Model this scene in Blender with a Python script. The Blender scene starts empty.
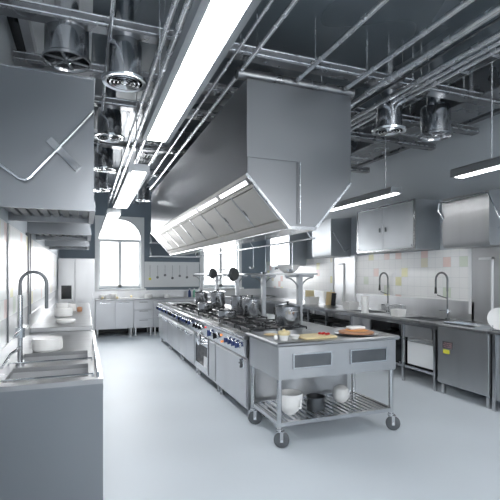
import bpy, bmesh, math, random
from mathutils import Vector, Matrix
PI = math.pi
random.seed(4)
S = bpy.context.scene
COL = S.collection
# ------------------------------------------------------------------ camera
cd = bpy.data.cameras.new('camera'); cam = bpy.data.objects.new('camera', cd); COL.objects.link(cam)
cam.location = (0, 0, 1.55); cam.rotation_euler = (PI/2, 0, math.radians(-21))
cd.sensor_width = 36; cd.lens = 430/500*36; cd.shift_y = 0.048; cd.clip_start = .05
S.camera = cam
# ------------------------------------------------------------------ world
W = bpy.data.worlds.new('sky'); S.world = W; W.use_nodes = True
W.node_tree.nodes['Background'].inputs[0].default_value = (.97, .985, 1, 1)
W.node_tree.nodes['Background'].inputs[1].default_value = 3.0
S.view_settings.view_transform = 'Standard'; S.view_settings.look = 'None'
S.view_settings.exposure = 0.5; S.view_settings.gamma = 1; S.view_settings.use_curve_mapping = False
WX0, WX1, WY0, WY1, CZ = -.6, 5.0, -2.6, 11.7, 3.75
def area(name, loc, rot, sx, sy, power, col=(1, 1, 1)):
    l = bpy.data.lights.new(name, 'AREA'); l.shape = 'RECTANGLE'; l.size = sx; l.size_y = sy
    l.energy = power; l.color = col
    o = bpy.data.objects.new(name, l); COL.objects.link(o); o.location = loc; o.rotation_euler = rot
# daylight entering by the windows: back wall (two arched windows); front pair is added fill at made-up windows behind the camera
area('daylight_back', (.855, WY1+.5, 2.1), (PI/2, 0, PI), 1.3, 2.0, 95, (.98, .99, 1))
area('daylight_back', (3.6, WY1+.5, 2.1), (PI/2, 0, PI), 1.3, 2.0, 95, (.98, .99, 1))
area('added_fill_front', (.9, WY0-.4, 2.0), (-PI/2, 0, PI), 2.2, 2.6, 45, (.98, .99, 1))
area('added_fill_front', (3.6, WY0-.4, 2.0), (-PI/2, 0, PI), 2.2, 2.6, 45, (.98, .99, 1))
LAMP = 17.0
# ------------------------------------------------------------------ materials
def mat(name, col, rough=.5, metal=0, noise=0, nscale=(3, 3, 3), bump=0, emit=0, spec=.5, aniso=0, alpha=None):
    m = bpy.data.materials.new(name); m.use_nodes = True
    nt = m.node_tree; b = nt.nodes['Principled BSDF']
    b.inputs['Base Color'].default_value = (*col, 1); b.inputs['Roughness'].default_value = rough
    b.inputs['Metallic'].default_value = metal; b.inputs['Specular IOR Level'].default_value = spec
    if emit:
        b.inputs['Emission Color'].default_value = (*col, 1); b.inputs['Emission Strength'].default_value = emit
    if noise or bump:
        tc = nt.nodes.new('ShaderNodeTexCoord'); mp = nt.nodes.new('ShaderNodeMapping')
        mp.inputs['Scale'].default_value = nscale
        nz = nt.nodes.new('ShaderNodeTexNoise'); nz.inputs['Scale'].default_value = 1; nz.inputs['Detail'].default_value = 1.0
        nt.links.new(tc.outputs['Object'], mp.inputs[0]); nt.links.new(mp.outputs[0], nz.inputs['Vector'])
        if noise:
            mr = nt.nodes.new('ShaderNodeMapRange'); mr.interpolation_type = 'SMOOTHSTEP'; mr.inputs[1].default_value = .15; mr.inputs[2].default_value = .85
            mr.inputs[3].default_value = max(.02, rough-noise); mr.inputs[4].default_value = rough+noise
            nt.links.new(nz.outputs[0], mr.inputs[0]); nt.links.new(mr.outputs[0], b.inputs['Roughness'])
            mx = nt.nodes.new('ShaderNodeMix'); mx.data_type = 'RGBA'
            mx.inputs[6].default_value = (*[c*.88 for c in col], 1); mx.inputs[7].default_value = (*[min(1, c*1.1) for c in col], 1)
            nt.links.new(nz.outputs[0], mx.inputs[0]); nt.links.new(mx.outputs[2], b.inputs['Base Color'])
        if bump:
            bp = nt.nodes.new('ShaderNodeBump'); bp.inputs['Strength'].default_value = bump; bp.inputs['Distance'].default_value = .02
            nt.links.new(nz.outputs[0], bp.inputs['Height']); nt.links.new(bp.outputs[0], b.inputs['Normal'])
    return m
STEEL = mat('brushed_steel', (.58, .59, .61), .2, 1, .07, (2, 2, 5), 0)
STEELH = mat('hood_steel', (.27, .28, .295), .32, 1, .012, (1.3, 1.3, 2.2), 0)
STEELV = mat('panel_steel', (.53, .54, .555), .33, 1, .02, (5, 5, .8), 0)
STEELT = mat('worktop_steel', (.36, .37, .38), .33, 1, .07, (3, 8, 3), 0)
PAINTST = mat('satin_panel', (.62, .635, .66), .38, .6, .02, (3, 3, 1), 0)
CHROME = mat('chrome', (.82, .84, .86), .1, 1)
PIPE = mat('galvanised_pipe', (.80, .82, .85), .22, .85, .1, (9, 9, 9))
TRAY = mat('tray_metal', (.30, .31, .325), .3, .8, .08, (6, 6, 6))
DARKST = mat('dark_steel', (.16, .17, .18), .35, .9, .08, (8, 8, 8))
BLACK = mat('black_iron', (.022, .023, .026), .42, .2, .1, (20, 20, 20))
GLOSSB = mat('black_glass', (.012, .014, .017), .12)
RUB = mat('rubber', (.10, .11, .12), .6)
BLUEK = mat('blue_plastic', (.03, .06, .2), .35)
CERAM = mat('white_ceramic', (.94, .94, .93), .25)
CREAM = mat('cream', (.85, .72, .42), .5)
WHITEP = mat('white_paint', (.83, .85, .86), .4)
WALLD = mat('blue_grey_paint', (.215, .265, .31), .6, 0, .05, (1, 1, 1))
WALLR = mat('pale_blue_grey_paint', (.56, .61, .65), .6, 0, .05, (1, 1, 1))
CEILM = mat('dark_ceiling', (.15, .18, .205), .3, .3, .12, (.9, .6, .9), .2)
CEILB = mat('pale_ceiling_panel', (.86, .88, .90), .5, 0, .1, (2, 2, 2))
FLOORM = mat('floor_resin', (.69, .75, .805), .5, 0, .05, (.8, .8, .8), 0, spec=.3)
WOOD = mat('board_wood', (.80, .62, .34), .5, 0, .08, (4, 30, 4))
BROWN = mat('crust_brown', (.52, .26, .14), .6, 0, .1, (20, 20, 20))
RED = mat('red', (.6, .03, .03), .4)
ORANGE = mat('orange', (.85, .36, .10), .5)
YELLOW = mat('yellow', (.85, .8, .08), .5)
LAMPW = mat('lamp_white', (1, 1, 1), .4, emit=LAMP)
LAMPH = mat('hood_lamp', (1, .99, .97), .4, emit=2.2)
WARM = mat('warm_bulb', (1, .85, .6), .4, emit=4.0)
INDR = mat('indicator_red', (1, .05, .05), .4, emit=.6)
INDO = mat('indicator_orange', (1, .35, .1), .4, emit=.5)
def glass_mat():
    m = bpy.data.materials.new('window_glass'); m.use_nodes = True; nt = m.node_tree; nt.nodes.clear()
    o = nt.nodes.new('ShaderNodeOutputMaterial'); mx = nt.nodes.new('ShaderNodeMixShader'); mx.inputs[0].default_value = .06
    t = nt.nodes.new('ShaderNodeBsdfTransparent'); g = nt.nodes.new('ShaderNodeBsdfGlossy'); g.inputs['Roughness'].default_value = .03
    nt.links.new(t.outputs[0], mx.inputs[1]); nt.links.new(g.outputs[0], mx.inputs[2]); nt.links.new(mx.outputs[0], o.inputs[0])
    return m
GLASS = glass_mat()
def tile_mat():
    m = mat('pastel_tiles', (.85, .86, .86), .28); nt = m.node_tree; b = nt.nodes['Principled BSDF']
    tc = nt.nodes.new('ShaderNodeTexCoord'); sn = nt.nodes.new('ShaderNodeVectorMath'); sn.operation = 'SNAP'
    sn.inputs[1].default_value = (5, .15, .15); wn = nt.nodes.new('ShaderNodeTexWhiteNoise')
    nt.links.new(tc.outputs['Object'], sn.inputs[0]); nt.links.new(sn.outputs[0], wn.inputs[0])
    cr = nt.nodes.new('ShaderNodeValToRGB'); cr.color_ramp.interpolation = 'CONSTANT'; e = cr.color_ramp.elements
    e[0].position = 0; e[0].color = (.93, .935, .93, 1); e[1].position = .83; e[1].color = (.86, .83, .50, 1)
    for p, c in ((.88, (.74, .80, .70, 1)), (.91, (.88, .70, .66, 1)), (.935, (.84, .8, .66, 1)), (.97, (.93, .935, .93, 1))):
        k = e.new(p); k.color = c
    nt.links.new(wn.outputs['Value'], cr.inputs[0])
    # joints
    fr = nt.nodes.new('ShaderNodeVectorMath'); fr.operation = 'MODULO'; fr.inputs[1].default_value = (5, .15, .15)
    ad = nt.nodes.new('ShaderNodeVectorMath'); ad.operation = 'ADD'; ad.inputs[1].default_value = (0, 15, 15)
    sp = nt.nodes.new('ShaderNodeSeparateXYZ'); nt.links.new(tc.outputs['Object'], ad.inputs[0])
    nt.links.new(ad.outputs[0], fr.inputs[0]); nt.links.new(fr.outputs[0], sp.inputs[0])
    mn = nt.nodes.new('ShaderNodeMath'); mn.operation = 'MINIMUM'; nt.links.new(sp.outputs[1], mn.inputs[0]); nt.links.new(sp.outputs[2], mn.inputs[1])
    lt = nt.nodes.new('ShaderNodeMath'); lt.operation = 'LESS_THAN'; lt.inputs[1].default_value = .004; nt.links.new(mn.outputs[0], lt.inputs[0])
    mx = nt.nodes.new('ShaderNodeMix'); mx.data_type = 'RGBA'; mx.inputs[7].default_value = (.70, .72, .73, 1)
    nt.links.new(lt.outputs[0], mx.inputs[0]); nt.links.new(cr.outputs[0], mx.inputs[6]); nt.links.new(mx.outputs[2], b.inputs['Base Color'])
    return m
TILES = tile_mat()
# ------------------------------------------------------------------ mesh helpers
class MB:
    def __init__(s): s.b = bmesh.new()
    def box(s, x0, y0, z0, x1, y1, z1, bev=0):
        r = bmesh.ops.create_cube(s.b, size=1, matrix=Matrix.Translation(((x0+x1)/2, (y0+y1)/2, (z0+z1)/2)) @ Matrix.Diagonal((abs(x1-x0), abs(y1-y0), abs(z1-z0), 1)))
        if bev:
            es = {e for v in r['verts'] for e in v.link_edges}
            bmesh.ops.bevel(s.b, geom=list(es), offset=bev, segments=1, affect='EDGES', profile=.5)
        return s
    def cyl(s, x, y, z0, z1, r, r2=None, n=20, axis='z'):
        r2 = r if r2 is None else r2
        M = {'z': Matrix.Identity(4), 'x': Matrix.Rotation(PI/2, 4, 'Y'), 'y': Matrix.Rotation(-PI/2, 4, 'X')}[axis]
        # for axis x: (x,y)->(y,z) centre ; z0,z1 along axis
        c = {'z': (x, y, (z0+z1)/2), 'x': ((z0+z1)/2, x, y), 'y': (x, (z0+z1)/2, y)}[axis]
        bmesh.ops.create_cone(s.b, cap_ends=True, segments=n, radius1=r, radius2=r2, depth=abs(z1-z0), matrix=Matrix.Translation(c) @ M)
        return s
    def lathe(s, prof, x=0, y=0, z=0, n=28, M=None):
        rings = []
        M = M or Matrix.Identity(4)
        for r, h in prof:
            if r < 1e-5: rings.append([s.b.verts.new(M @ Vector((x, y, z+h)))])
            else: rings.append([s.b.verts.new(M @ Vector((x+r*math.cos(2*PI*i/n), y+r*math.sin(2*PI*i/n), z+h))) for i in range(n)])
        for a, b in zip(rings, rings[1:]):
            for i in range(n):
                j = (i+1) % n
                if len(a) == 1 and len(b) == 1: continue
                if len(a) == 1: f = (a[0], b[i], b[j])
                elif len(b) == 1: f = (a[i], a[j], b[0])
                else: f = (a[i], a[j], b[j], b[i])
                try: s.b.faces.new(f)
                except ValueError: pass
        return s
    def tube(s, pts, r, n=10, close=False):
        pts = [Vector(p) for p in pts]; L = len(pts); rings = []; up = None
        for i, p in enumerate(pts):
            if close: t = (pts[(i+1) % L]-pts[i-1]).normalized()
            else: t = ((pts[min(i+1, L-1)]-p).normalized()+(p-pts[max(i-1, 0)]).normalized()).normalized()
            if up is None: up = Vector((0, 0, 1)) if abs(t.z) < .9 else Vector((1, 0, 0))
            a = t.cross(up).normalized(); up = a.cross(t).normalized()
            rings.append([s.b.verts.new(p+r*(math.cos(2*PI*k/n)*a+math.sin(2*PI*k/n)*up)) for k in range(n)])
        for i in range(L if close else L-1):
            A = rings[i]; B = rings[(i+1) % L]
            for k in range(n): s.b.faces.new((A[k], A[(k+1) % n], B[(k+1) % n], B[k]))
        if not close:
            s.b.faces.new(rings[0][::-1]); s.b.faces.new(rings[-1])
        return s
    def prism(s, pts, axis, a, b):
        """polygon pts (2d) extruded along axis a..b; axis y: pts=(x,z); axis x: pts=(y,z); axis z: pts=(x,y)"""
        f = {'y': lambda p, t: (p[0], t, p[1]), 'x': lambda p, t: (t, p[0], p[1]), 'z': lambda p, t: (p[0], p[1], t)}[axis]
        A = [s.b.verts.new(f(p, a)) for p in pts]; B = [s.b.verts.new(f(p, b)) for p in pts]; n = len(pts)
        s.b.faces.new(A); s.b.faces.new(B[::-1])
        for i in range(n): s.b.faces.new((A[i], B[i], B[(i+1) % n], A[(i+1) % n]))
        return s
    def quadbox(s, p0, u, v, w):
        p0, u, v, w = map(Vector, (p0, u, v, w))
        vs = [s.b.verts.new(p0+a*u+b*v+c*w) for a in (0, 1) for b in (0, 1) for c in (0, 1)]
        for f in ((0, 1, 3, 2), (4, 6, 7, 5), (0, 4, 5, 1), (2, 3, 7, 6), (0, 2, 6, 4), (1, 5, 7, 3)): s.b.faces.new([vs[i] for i in f])
        return s
    def obj(s, name, m, parent=None, smooth=True):
        bmesh.ops.recalc_face_normals(s.b, faces=s.b.faces)
        me = bpy.data.meshes.new(name); s.b.to_mesh(me); s.b.free(); me.materials.append(m)
        if smooth:
            me.polygons.foreach_set('use_smooth', [True]*len(me.polygons))
            me.set_sharp_from_angle(angle=math.radians(35))
        o = bpy.data.objects.new(name, me); COL.objects.link(o)
        if parent: o.parent = parent
        return o
def arc(c, r, a0, a1, n, plane='xz'):
    out = []
    for i in range(n+1):
        a = a0+(a1-a0)*i/n; u, v = r*math.cos(a), r*math.sin(a)
        out.append((c[0]+u, c[1], c[2]+v) if plane == 'xz' else (c[0], c[1]+u, c[2]+v))
    return out
def thing(name, label, cat, loc=(0, 0, 0), rotz=0, group=None):
    o = bpy.data.objects.new(name, None); COL.objects.link(o); o.location = loc; o.rotation_euler = (0, 0, rotz)
    o.empty_display_size = .1
    o['label'] = label; o['category'] = cat
    if group: o['group'] = group
    return o
def sep(items, name, m, parent):
    for f in items: f(MB()).obj(name, m, parent)
def tag(o, label, cat, group=None, loc=None):
    o['label'] = label; o['category'] = cat
    if group: o['group'] = group
    if loc: o.location = loc
    return o
def struct(name, mb, m):
    o = mb.obj(name, m); o['kind'] = 'structure'; return o
def dup(root, loc, rotz=None, label=None, scale=None):
    def rec(o, par):
        c = o.copy(); COL.objects.link(c)
        if par: c.parent = par
        for ch in list(o.children): rec(ch, c)
        return c
    r = rec(root, None); r.location = loc
    if rotz is not None: r.rotation_euler = (0, 0, rotz)
    if label: r['label'] = label
    if scale: r.scale = (scale,)*3
    return r
# ------------------------------------------------------------------ room
struct('floor', MB().box(WX0-.2, WY0-.2, -.1, WX1+.2, WY1+.2, 0), FLOORM)
struct('ceiling', MB().box(WX0-.2, WY0-.2, CZ, WX1+.2, WY1+.2, CZ+.1), CEILM)
struct('wall_left', MB().box(WX0-.15, WY0-.2, 0, WX0, WY1+.2, CZ), WALLR)
struct('wall_right', MB().box(WX1, WY0-.2, 0, WX1+.15, WY1+.2, CZ), WALLR)
# back wall with two arched openings
ZB, ZS, ZT = 1.19, 2.42, 3.0
def arch_pts(x0, x1, n=16, inset=0):
    cx = (x0+x1)/2; r = (x1-x0)/2-inset; k = (ZT-ZS-inset)/r
    return [(cx+r*math.cos(PI*i/n), ZS+k*r*math.sin(PI*i/n)) for i in range(n+1)]
OPN = [(.29, 1.42), (3.04, 4.17)]
mb = MB()
mb.box(WX0-.15, WY1, 0, WX1+.15, WY1+.2, ZB); mb.box(WX0-.15, WY1, ZT, WX1+.15, WY1+.2, CZ)
for a, b in ((WX0-.15, .29), (1.42, 3.04), (4.17, WX1+.15)): mb.box(a, WY1, ZB, b, WY1+.2, ZT)
for x0, x1 in OPN:
    P = arch_pts(x0, x1); c = (x0+x1)/2
    R = P[:9]; L = P[8:]
    mb.prism(R+[(x1, ZT)], 'y', WY1, WY1+.2) ; mb.prism(L+[(x0, ZT)], 'y', WY1, WY1+.2)
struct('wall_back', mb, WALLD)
for i, (x0, x1) in enumerate(OPN):
    # white flat surround, square outside and arched inside, then casements
    sur = MB(); P = arch_pts(x0, x1, 16, .03); m_ = .05
    sur.box(x0-m_, WY1-.04, ZB-.03, x0+.04, WY1+.03, ZS); sur.box(x1-.04, WY1-.04, ZB-.03, x1+m_, WY1+.03, ZS)
    sur.box(x0-.09, WY1-.12, ZB-.07, x1+.09, WY1+.03, ZB-.02, .005)
    P = arch_pts(x0, x1, 16, .04)
    sur.prism(P[:9]+[((x0+x1)/2, ZT+.05), (x1+m_, ZT+.05), (x1+m_, ZS)], 'y', WY1-.04, WY1+.03)
    sur.prism(P[8:]+[(x0-m_, ZS), (x0-m_, ZT+.05), ((x0+x1)/2, ZT+.05)], 'y', WY1-.04, WY1+.03)
    w = struct('window_%d' % (i+1), sur, WHITEP)
    fr = MB(); cx = (x0+x1)/2; y0, y1 = WY1+.03, WY1+.09
    fr.box(x0+.03, y0, ZS-.04, x1-.03, y1, ZS+.04); fr.box(cx-.045, y0, ZB, cx+.045, y1, ZS-.04)
    fr.box(x0+.03, y0, ZB, x1-.03, y1, ZB+.07)
    fr.box(x0+.03, y0, ZB+.07, x0+.09, y1, ZS-.04); fr.box(x1-.09, y0, ZB+.07, x1-.03, y1, ZS-.04)
    f = fr.obj('window_frame', WHITEP, w)
    MB().box(x0+.09, WY1+.055, ZB+.07, x1-.09, WY1+.062, ZS-.04).prism(arch_pts(x0, x1, 16, .05)+[(x0+.05, ZS+.04), (x1-.05, ZS+.04)][::1], 'y', WY1+.055, WY1+.062).obj('pane', GLASS, f)
# front wall (behind the camera) with two big unseen windows, added to let fill light in
mb = MB(); y0, y1 = WY0-.2, WY0
mb.box(WX0, y0, 0, WX1, y1, .8); mb.box(WX0, y0, 3.2, WX1, y1, CZ)
for a, b in ((WX0, -.1), (1.9, 2.6), (4.6, WX1)): mb.box(a, y0, .8, b, y1, 3.2)
struct('wall_front', mb, WALLR)
for i, (a, b) in enumerate(((-.1, 1.9), (2.6, 4.6))):
    m1 = MB()
    for q in (a, (a+b)/2-.03, b-.06): m1.box(q, y0+.05, .8, q+.06, y0+.12, 3.2)
    for q in (.8, 2.3, 3.14): m1.box(a+.06, y0+.055, q, b-.06, y0+.115, q+.06)
    w = struct('window_%d' % (i+3), m1, WHITEP)  # made-up window, opening for the added fill outside it
    MB().box(a+.05, y0+.08, .85, b-.05, y0+.086, 3.15).obj('pane', GLASS, w)
struct('trim_1', MB().box(WX0, 2, 3.66, WX0+.09, WY1, CZ), GLOSSB)
struct('trim_2', MB().box(WX1-.1, WY0, 3.62, WX1, WY1, CZ), TRAY)
struct('trim_3', MB().box(WX0+.16, 2, CZ-.035, .06, WY1, CZ), CEILB)
struct('trim_4', MB().box(WX0+.1, 2, CZ-.16, WX0+.17, WY1, CZ), PAINTST)
# wall cladding
struct('trim_5', MB().box(WX1-.02, 4.47, 1.17, WX1, 7.15, 1.91), TILES)
struct('trim_6', MB().box(WX1-.02, 7.97, 1.17, WX1, WY1, 1.91), TILES)
struct('trim_7', MB().box(WX0, 3.2, 1.2, WX0+.02, 5.22, 1.96), TILES)
struct('trim_8', MB().box(WX0, 5.42, 1.2, WX0+.02, 10.3, 1.96), TILES)
struct('trim_9', MB().box(WX1-.035, 1.0, 0.05, WX1, 4.43, 1.93).box(WX1-.03, 7.17, 0.05, WX1, 7.95, 1.93).box(WX1-.02, 4.43, .05, WX1, WY1, 1.17), STEELV)
struct('trim_10', MB().box(WX1-.045, 4.43, 1.0, WX1, 4.47, 1.94).box(WX1-.045, 7.14, 1.0, WX1, 7.17, 1.93).box(WX1-.045, 7.945, 1.0, WX1, 7.975, 1.93), WHITEP)
struct('trim_11', MB().box(WX0, .8, .05, WX0+.02, 11.0, 1.2), STEELV)
struct('trim_12', MB().box(WX0, 5.22, .95, WX0+.035, 5.26, 2.0).box(WX0, 5.38, .95, WX0+.035, 5.42, 2.0).box(WX0, 3.9, .95, WX0+.03, 3.93, 1.96), DARKST)
struct('painted_shade_trim', MB().box(.24, WY1-.03, 0, WX1, WY1, .35).box(WX1-.03, 4.4, 0, WX1, WY1-.03, .62), GLOSSB)  # black wall strips paint in the shade beneath the counters
struct('trim_13', MB().box(1.48, WY1-.02, 1.2, 2.97, WY1, 1.82), WHITEP)
struct('trim_14', MB().box(1.48, WY1-.05, 1.82, 2.97, WY1, 1.88), WHITEP)
struct('trim_15', MB().box(WX0, WY1-.015, .9, WX1, WY1, 1.12), STEELV)
LAMPB = mat('lamp_body', (.40, .42, .44), .35, .7)
# ------------------------------------------------------------------ pendant strip lamps
def strip_lamp(x, y0, y1, z, w, label, rods):
    t = thing('pendant_light', label, 'light', (x, (y0+y1)/2, z), 0, 'long pendant strip lights'); h = (y1-y0)/2
    e = w/2-.035
    MB().prism([(-w/2, 0), (-w/2, .07), (-w/2+.015, .085), (w/2-.015, .085), (w/2, .07), (w/2, 0), (e, 0), (e, .012), (-e, .012), (-e, 0)], 'y', -h, h).obj('housing', LAMPB, t)
    MB().box(-e+.002, -h+.03, -.002, e-.002, h-.03, .011).obj('diffuser', LAMPW, t)
    for r in rods: MB().cyl(0, r-(y0+y1)/2, .084, CZ-z, .006, n=8).obj('suspension_rod', PIPE, t)
    return t
strip_lamp(.50, .6, 3.29, 2.55, .205, 'nearest and largest white strip light, hanging over the left aisle', (1.2, 3.1))
strip_lamp(.50, 4.35, 6.8, 2.55, .205, 'middle strip light over the left aisle, in line before the arched window', (4.6, 6.6))
strip_lamp(.43, 7.1, 9.3, 2.5, .205, 'farthest strip light over the left aisle, overlapping the top of the arched window', (7.4, 8.9))
strip_lamp(3.62, 4.34, 5.95, 2.55, .17, 'strip light hanging right of the big hood in front of the two-door wall cupboard', (4.55, 5.7))
strip_lamp(3.62, 1.5, 3.42, 2.55, .17, 'strip light at the right edge of the picture above the wall box', (1.7, 3.0))
# ------------------------------------------------------------------ ceiling beams
for i, (y, lb) in enumerate(((3.49, 'nearest steel channel beam crossing the ceiling in front of the big hood'), (4.3, 'second steel channel beam crossing the ceiling'),
        (5.05, 'third steel channel beam crossing the ceiling, over the near end of the hood'), (6.65, 'fourth steel channel beam crossing the ceiling'),
        (8.3, 'fifth steel channel beam crossing the ceiling, second from the arched window'), (9.9, 'farthest steel channel beam, crossing nearest the arched window'))):
    t = thing('ceiling_beam', lb, 'beam', (2.2, y, 3.42), 0, 'steel channel beams under the ceiling'); a, b = WX0-2.2+.01, WX1-2.2-.11
    m_ = MB().box(a, -.055, 0, b, .055, .012).box(a, -.055, .012, b, -.045, .09).box(a, .045, .012, b, .055, .09)
    m_.obj('channel', TRAY, t)
    MB().tube([(a, -.062, .02), (b, -.062, .02)], .007, 6).tube([(a, -.062, .075), (b, -.062, .075)], .007, 6).obj('edge_rail', PIPE, t)
    for q in (a+.3, -1.2 if i not in (2, 3, 4) else -1.25, 1.6, b-.3): MB().cyl(q, 0, .012, CZ-3.42, .006, n=8).obj('hanger_rod', PIPE, t)
# ------------------------------------------------------------------ pipes running the length of the room
def pipe(x, z, r, label, y0=.8, y1=WY1, m=PIPE, coup=True, ys=None):
    t = thing('ceiling_pipe', label, 'pipe', (x, y0, z), 0, 'pipes running along the ceiling'); L = y1-y0
    MB().cyl(0, 0, 0, L, r, n=14, axis='y').obj('tube', m, t)
    if coup:
        k = .9+.37*(x % 1)
        while k < L: MB().cyl(0, 0, k, k+.09, r*1.22, n=14, axis='y').obj('coupling', m, t); k += 1.9
    for k in (.6, 2.45, 5.2, 8.0, 10.2):
        if k < L and abs(y0+k-3.5) > .01: MB().cyl(0, k, r*.8, CZ-z, .004, n=6).obj('hanger', m, t)
    return t
for x, z, r, lb in ((.18, 3.39, .016, 'thin ceiling pipe passing right beside the second round vent'), (.30+.26, 3.36, .022, 'left one of three parallel pipes above the left aisle lights'),
        (.65, 3.38, .026, 'middle one of three parallel pipes above the left aisle lights'), (.76, 3.37, .02, 'right one of three parallel pipes above the left aisle lights'),
        (1.0, 3.38, .016, 'thin pipe just right of the nearest strip light'),
        (1.17, 3.385, .014, 'slim bright ceiling pipe left of the big hood top'), (1.31, 3.375, .02, 'mottled ceiling pipe running down to the hood top corner'),
        (1.85, 3.36, .022, 'bright pipe crossing the open dark ceiling above the hood'), (2.38, 3.365, .024, 'second bright pipe across the dark ceiling, over the right side of the hood'),
        (2.62, 3.35, .034, 'thick dull pipe right of the hood, left of the bright bundle'), (2.78, 3.385, .012, 'thin dark cable pipe inside the right bundle'),
        (2.90, 3.35, .026, 'first bright pipe of the three-pipe bundle right of the hood'), (3.0, 3.35, .022, 'middle bright pipe of the three-pipe bundle right of the hood'),
        (3.09, 3.35, .022, 'outermost bright pipe of the three-pipe bundle right of the hood')):
    y1_ = 3.33+.25 if 1.4 < x < 2.45 else WY1
    pipe(x, z, r, lb, y1=3.6 if x in (1.85, 2.38) else WY1, m=DARKST if abs(x-2.78) < .01 else PIPE)
# big ducts under the ceiling
def duct(label, p0, p1, r, m=STEEL):
    p0 = Vector(p0); p1 = Vector(p1); t = thing('air_duct', label, 'duct', p0, 0, 'round air ducts'); d = p1-p0
    MB().tube([(0, 0, 0), d*.5, d], r, 24).obj('pipe', m, t)
    n = max(2, int(d.length/.3))
    for i in range(n+1):
        q = d*(i/n); e = d.normalized()*.015
        MB().tube([q-e, q+e], r+.004, 24).obj('joint_ring', m, t)
    return t
duct('shiny round duct lying across the near top of the big hood', (1.3, 3.68, 3.37), (2.5, 3.68, 3.37), .05, TRAY)
t = thing('rectangular_duct', 'dark rectangular air duct along the ceiling above the right aisle', 'duct', (3.95, 2.0, 3.46))
MB().box(0, 0, 0, .5, 9.3, CZ-3.461, .01).obj('duct_body', TRAY, t)
for k in range(8): MB().box(-.012, .3+k*1.2, -.012, .512, .34+k*1.2, CZ-3.462).obj('flange', PIPE, t)
# flat cable trays (ladder)
def tray(label, x0, x1, z, y0=1.0, y1=11.2):
    t = thing('cable_tray', label, 'cable tray', ((x0+x1)/2, y0, z), 0, 'ladder cable trays'); w = (x1-x0)/2
    MB().box(-w, 0, 0, -w+.012, y1-y0, .05).box(w-.012, 0, 0, w, y1-y0, .05).obj('side_rail', PIPE, t)
    k = .1
    while k < y1-y0: MB().box(-w+.012, k, .005, w-.012, k+.03, .02).obj('rung', PIPE, t); k += .34
    rnd = random.Random(int(x0*100))
    for q in range(5):
        xx = -w+.04+q*(2*w-.08)/4
        MB().tube([(xx+.012*rnd.uniform(-1, 1), y, .03) for y in [i*(y1-y0)/12 for i in range(13)]], .011, 8).obj('cable', DARKST, t)
    for k in (1.3, 4.9, 8.5):
        for sx in (-1, 1): MB().cyl(sx*(w-.006), k, .045, CZ-z, .004, n=6).obj('hanger', PIPE, t)
tray('ladder cable tray above the gap between the left lights and the hood', .86, 1.12, 3.52)
tray('ladder cable tray above the right bundle of pipes', 3.2, 3.5, 3.5)
# ------------------------------------------------------------------ round cylinder vents
def vent(x, y, z, R, label, style):
    t = thing('cylinder_vent', label, 'vent', (x, y, z), 0, 'round steel ceiling vents')
    H = .33
    MB().lathe([(R*.93, .0), (R, .0), (R, .02), (R*.9, .035), (R*.9, H*.9), (R*.84, H), (0, H), (0, H-.01), (R*.82, H-.01), (R*.87, H*.85), (R*.87, .03), (R*.93, 0)], n=40).obj('body', STEEL, t)
    MB().cyl(0, 0, H, CZ-z, R*.5, n=24).obj('neck_duct', STEEL, t)
    if style == 0:
        m_ = MB()
        for k in range(6):
            a = k*PI/3+.3; c, s_ = math.cos(a), math.sin(a); w = .012
            m_.quadbox((-s_*-w, -c*w, .012), (c*R*.9, s_*R*.9, 0), (-s_*2*w, c*2*w, 0), (0, 0, .01))
        m_.obj('spoke', PIPE, t)
        MB().lathe([(0, -.01), (.03, 0), (.035, .03), (0, .05)], n=20).obj('hub', CHROME, t)
    else:
        m_ = MB()
        for rr in (.3, .5, .7): m_.lathe([(R*rr, .0), (R*(rr+.09), -.006), (R*(rr+.11), .01), (R*(rr+.02), .02), (R*rr, 0)], n=36)
        m_.obj('diffuser_ring', CHROME, t)
        MB().lathe([(R*1.0, .0), (R*1.16, -.004), (R*1.2, .014), (R*1.0, .03), (R, 0)], n=40).obj('flange', CHROME, t)
        MB().lathe([(0, -.01), (.03, 0), (.03, .03), (0, .04)], n=20).box(-R*.85, -.006, .012, R*.85, .006, .02).box(-.006, -R*.85, .012, .006, R*.85, .02).obj('hub', CHROME, t)
vent(-.13, 3.62, 3.19, .178, 'large cylinder vent with open spokes above the left hood', 0)
vent(.30, 3.62, 3.10, .15, 'cylinder vent with ring diffuser just left of the nearest strip light', 1)
vent(.27, 5.35, 3.16, .15, 'second ringed vent back, right of the left hood', 1)
vent(.27, 7.0, 3.16, .15, 'third ringed vent back, left of the middle strip light', 1)
vent(.27, 8.75, 3.16, .15, 'farthest ringed vent, just above the arched window', 1)
vent(1.12, 9.0, 3.05, .14, 'ringed vent at the far left corner of the big hood', 1)
vent(3.05, 3.78, 3.08, .15, 'ringed vent right of the big hood under the pipe bundle', 1)
vent(3.69, 3.78, 3.10, .18, 'spoked cylinder vent, rightmost of all, above the right strip light', 0)
# ------------------------------------------------------------------ big island hood
HY0, HY1 = 3.62, 9.6
XL, XR, ZL = 1.36, 2.46, 2.46
BL, BR, BZ = 1.78, 2.06, 2.0
HT = 3.31
t = thing('island_hood', 'huge steel canopy hood with lit filters hanging over the cooking range', 'range hood', (0, HY0, BZ))
L = HY1-HY0
z = lambda v: v-BZ
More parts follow.
